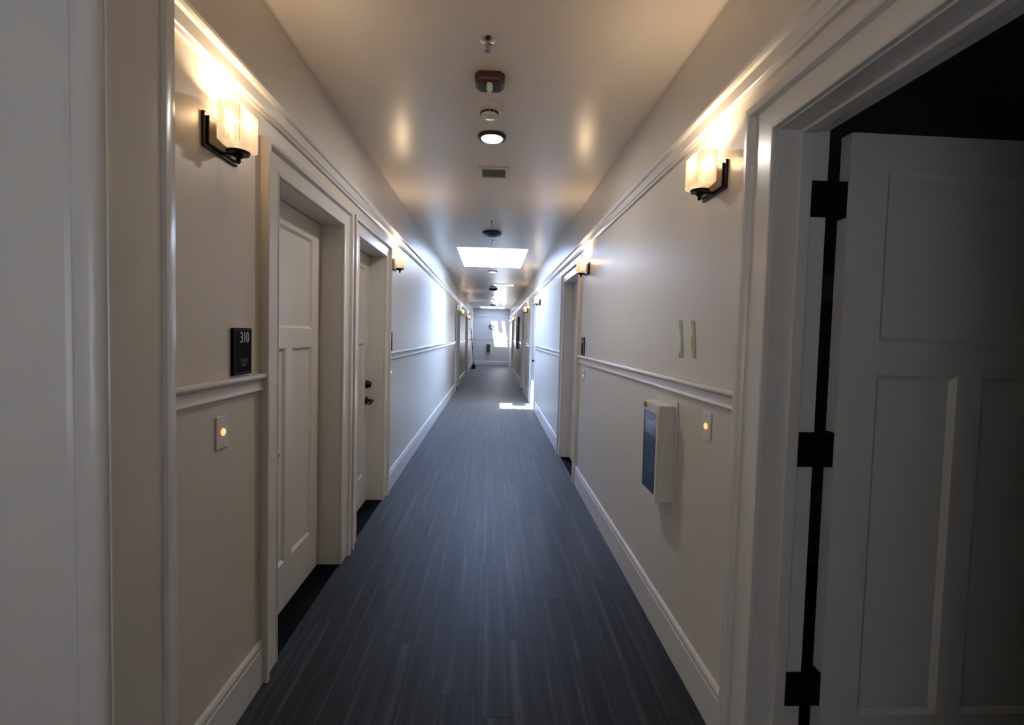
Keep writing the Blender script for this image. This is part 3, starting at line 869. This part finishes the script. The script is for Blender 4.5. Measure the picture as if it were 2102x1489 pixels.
r = wall_obj('R', 2.285, 0.932, 'extinguisher_cabinet'); tag(r, 'white glass fronted extinguisher cabinet under the chair rail on the right wall', 'cabinet')
cabinet(r, 0.225, 0.455, 0.080)
extinguisher((XR - 0.045, 2.285, 0.932 - 0.2275 + 0.0125), 'red extinguisher inside the right wall cabinet')
r = empty('extinguisher_cabinet', (-0.165, YE, 0.83)); tag(r, 'white extinguisher cabinet low on the end wall', 'cabinet')
cabinet(r, 0.235, 0.46, 0.080)
extinguisher((-0.165, YE - 0.045, 0.83 - 0.23 + 0.0125), 'red extinguisher inside the end wall cabinet')

# ------------------------------------------------------------------ green tape strips
def tape(side, y, z0, z1, wdt, pts, lab):
    """ruffled ribbon: pts = list of (t along height, dy, lift)"""
    b = MB()
    rings = []
    for t_, dy, lf, tw in pts:
        z = z1 + (z0 - z1) * t_
        x = wx(side, 0.0012 + lf)
        x2 = wx(side, 0.0012 + lf * 0.25)
        ya, yb = y + dy + wdt / 2 * tw, y + dy - wdt / 2 * tw
        n = 0.0007
        s_ = -1 if side == 'R' else 1
        rings.append([(x, ya, z), (x2, yb, z), (x2 + s_ * n, yb, z), (x + s_ * n, ya, z)])
    b.loft(rings)
    o = b.build('tape_strip', 'tape_green', smooth=True)
    tag(o, lab, 'tape', 'green tape strips on the right wall')
tape('R', 2.160, 1.388, 1.562, 0.026, [(0, 0.020, 0.0, 1.6), (0.05, 0.012, 0.001, 1.3), (0.12, 0.0, 0.006, 1.0), (0.25, -0.004, 0.004, 1.0), (0.45, -0.010, 0.001, 0.95), (0.65, -0.014, 0.002, 0.9), (0.8, -0.020, 0.006, 0.9), (0.92, -0.018, 0.009, 1.1), (1.0, -0.006, 0.001, 1.4)],
     'crinkled green tape strip with curled foot, farther from the open doorway')
tape('R', 2.022, 1.392, 1.556, 0.026, [(0, 0.024, 0.0, 1.6), (0.05, 0.014, 0.001, 1.3), (0.15, 0.004, 0.005, 1.1), (0.3, -0.004, 0.002, 0.8), (0.42, -0.010, 0.008, 0.7), (0.55, -0.012, 0.010, 0.9), (0.7, -0.010, 0.008, 1.0), (0.85, -0.014, 0.004, 1.0), (1.0, -0.020, 0.001, 1.1)],
     'crinkled green tape strip with twisted middle, closer to the open doorway')

# ------------------------------------------------------------------ far details
r = wall_obj('R', 15.75, 1.56, 'notice_board'); tag(r, 'tall black notice board on the far right wall', 'notice board')
MB().box(-0.42, 0.42, -0.035, 0, -0.50, 0.50).build('board', 'sign_black', r, bevel=0.004)
b = MB()
for bb in ((-0.45, 0.45, 0.47, 0.52), (-0.45, 0.45, -0.52, -0.47), (-0.45, -0.40, -0.47, 0.47), (0.40, 0.45, -0.47, 0.47)):
    b.box(bb[0], bb[1], -0.05, -0.0, bb[2], bb[3])
b.build('frame', 'black_plastic', r, bevel=0.003)
for zz in (0.42, 0.30):
    MB().lathe([(0.045, -0.036), (0.045, -0.042), (0.002, -0.043)], (0.10, 0, zz), 20, 'y').build('disc', 'white_plastic', r)

r = empty('wreath', (-0.015, YE, 1.885)); tag(r, 'small green leafy wreath hung on the end wall', 'wreath')
b = MB()
ring_ = []
for q in range(25):
    a = 2 * math.pi * q / 24
    ring_.append((0.115 * math.cos(a), -0.03, 0.088 * math.sin(a)))
b.tube(ring_, 0.018, 8).build('ring', 'wreath_green', r, smooth=True)
lm = MB().loft([[(-0.001, 0, 0), (0.001, 0, 0), (0.001, 0.002, 0), (-0.001, 0.002, 0)], [(-0.014, 0, 0.025), (0.014, 0, 0.025), (0.014, 0.003, 0.025), (-0.014, 0.003, 0.025)], [(-0.001, 0, 0.055), (0.001, 0, 0.055), (0.001, 0.002, 0.055), (-0.001, 0.002, 0.055)]]).mesh('leaf', 'wreath_green')
lm2 = lm.copy(); lm2.materials.clear(); lm2.materials.append(MATS['wreath_light'])
for q in range(44):
    a = 2 * math.pi * q / 44
    o = bpy.data.objects.new('leaf', lm2 if q % 3 == 0 else lm); COL.objects.link(o); o.parent = r
    k_ = 0.85 + 0.3 * random.random()
    o.location = (0.115 * math.cos(a), -0.035 - 0.014 * random.random(), 0.088 * math.sin(a))
    o.rotation_euler = (random.uniform(-0.4, 0.6), math.pi / 2 - a + random.uniform(-1.0, 1.0), 0)
    o.scale = (k_, k_, k_)

r = empty('broom', (XL + 0.16, 20.4, 0)); tag(r, 'tall black broom leaning upright against the far left wall', 'broom')
MB().tube([(0.02, 0, 0.20), (-0.13, 0, 1.75)], 0.014, 12).build('pole', 'black_plastic', r, smooth=True)
MB().loft([[(-0.09, -0.03, 0.0), (0.11, -0.03, 0.0), (0.11, 0.03, 0.0), (-0.09, 0.03, 0.0)], [(-0.07, -0.025, 0.12), (0.09, -0.025, 0.12), (0.09, 0.025, 0.12), (-0.07, 0.025, 0.12)], [(-0.01, -0.018, 0.24), (0.04, -0.018, 0.24), (0.04, 0.018, 0.24), (-0.01, 0.018, 0.24)]]).build('bristle_head', 'bristle', r, bevel=0.004)
for q, zz in enumerate((0.30, 0.95, 1.55)):
    xx = 0.02 - 0.15 * (zz - 0.2) / 1.55
    MB().lathe([(0.014, zz - 0.05), (0.022, zz - 0.03), (0.022, zz + 0.03), (0.014, zz + 0.05)], (xx, 0, 0), 14).build('grip', 'black_plastic', r, smooth=True)

bpy.context.view_layer.update()
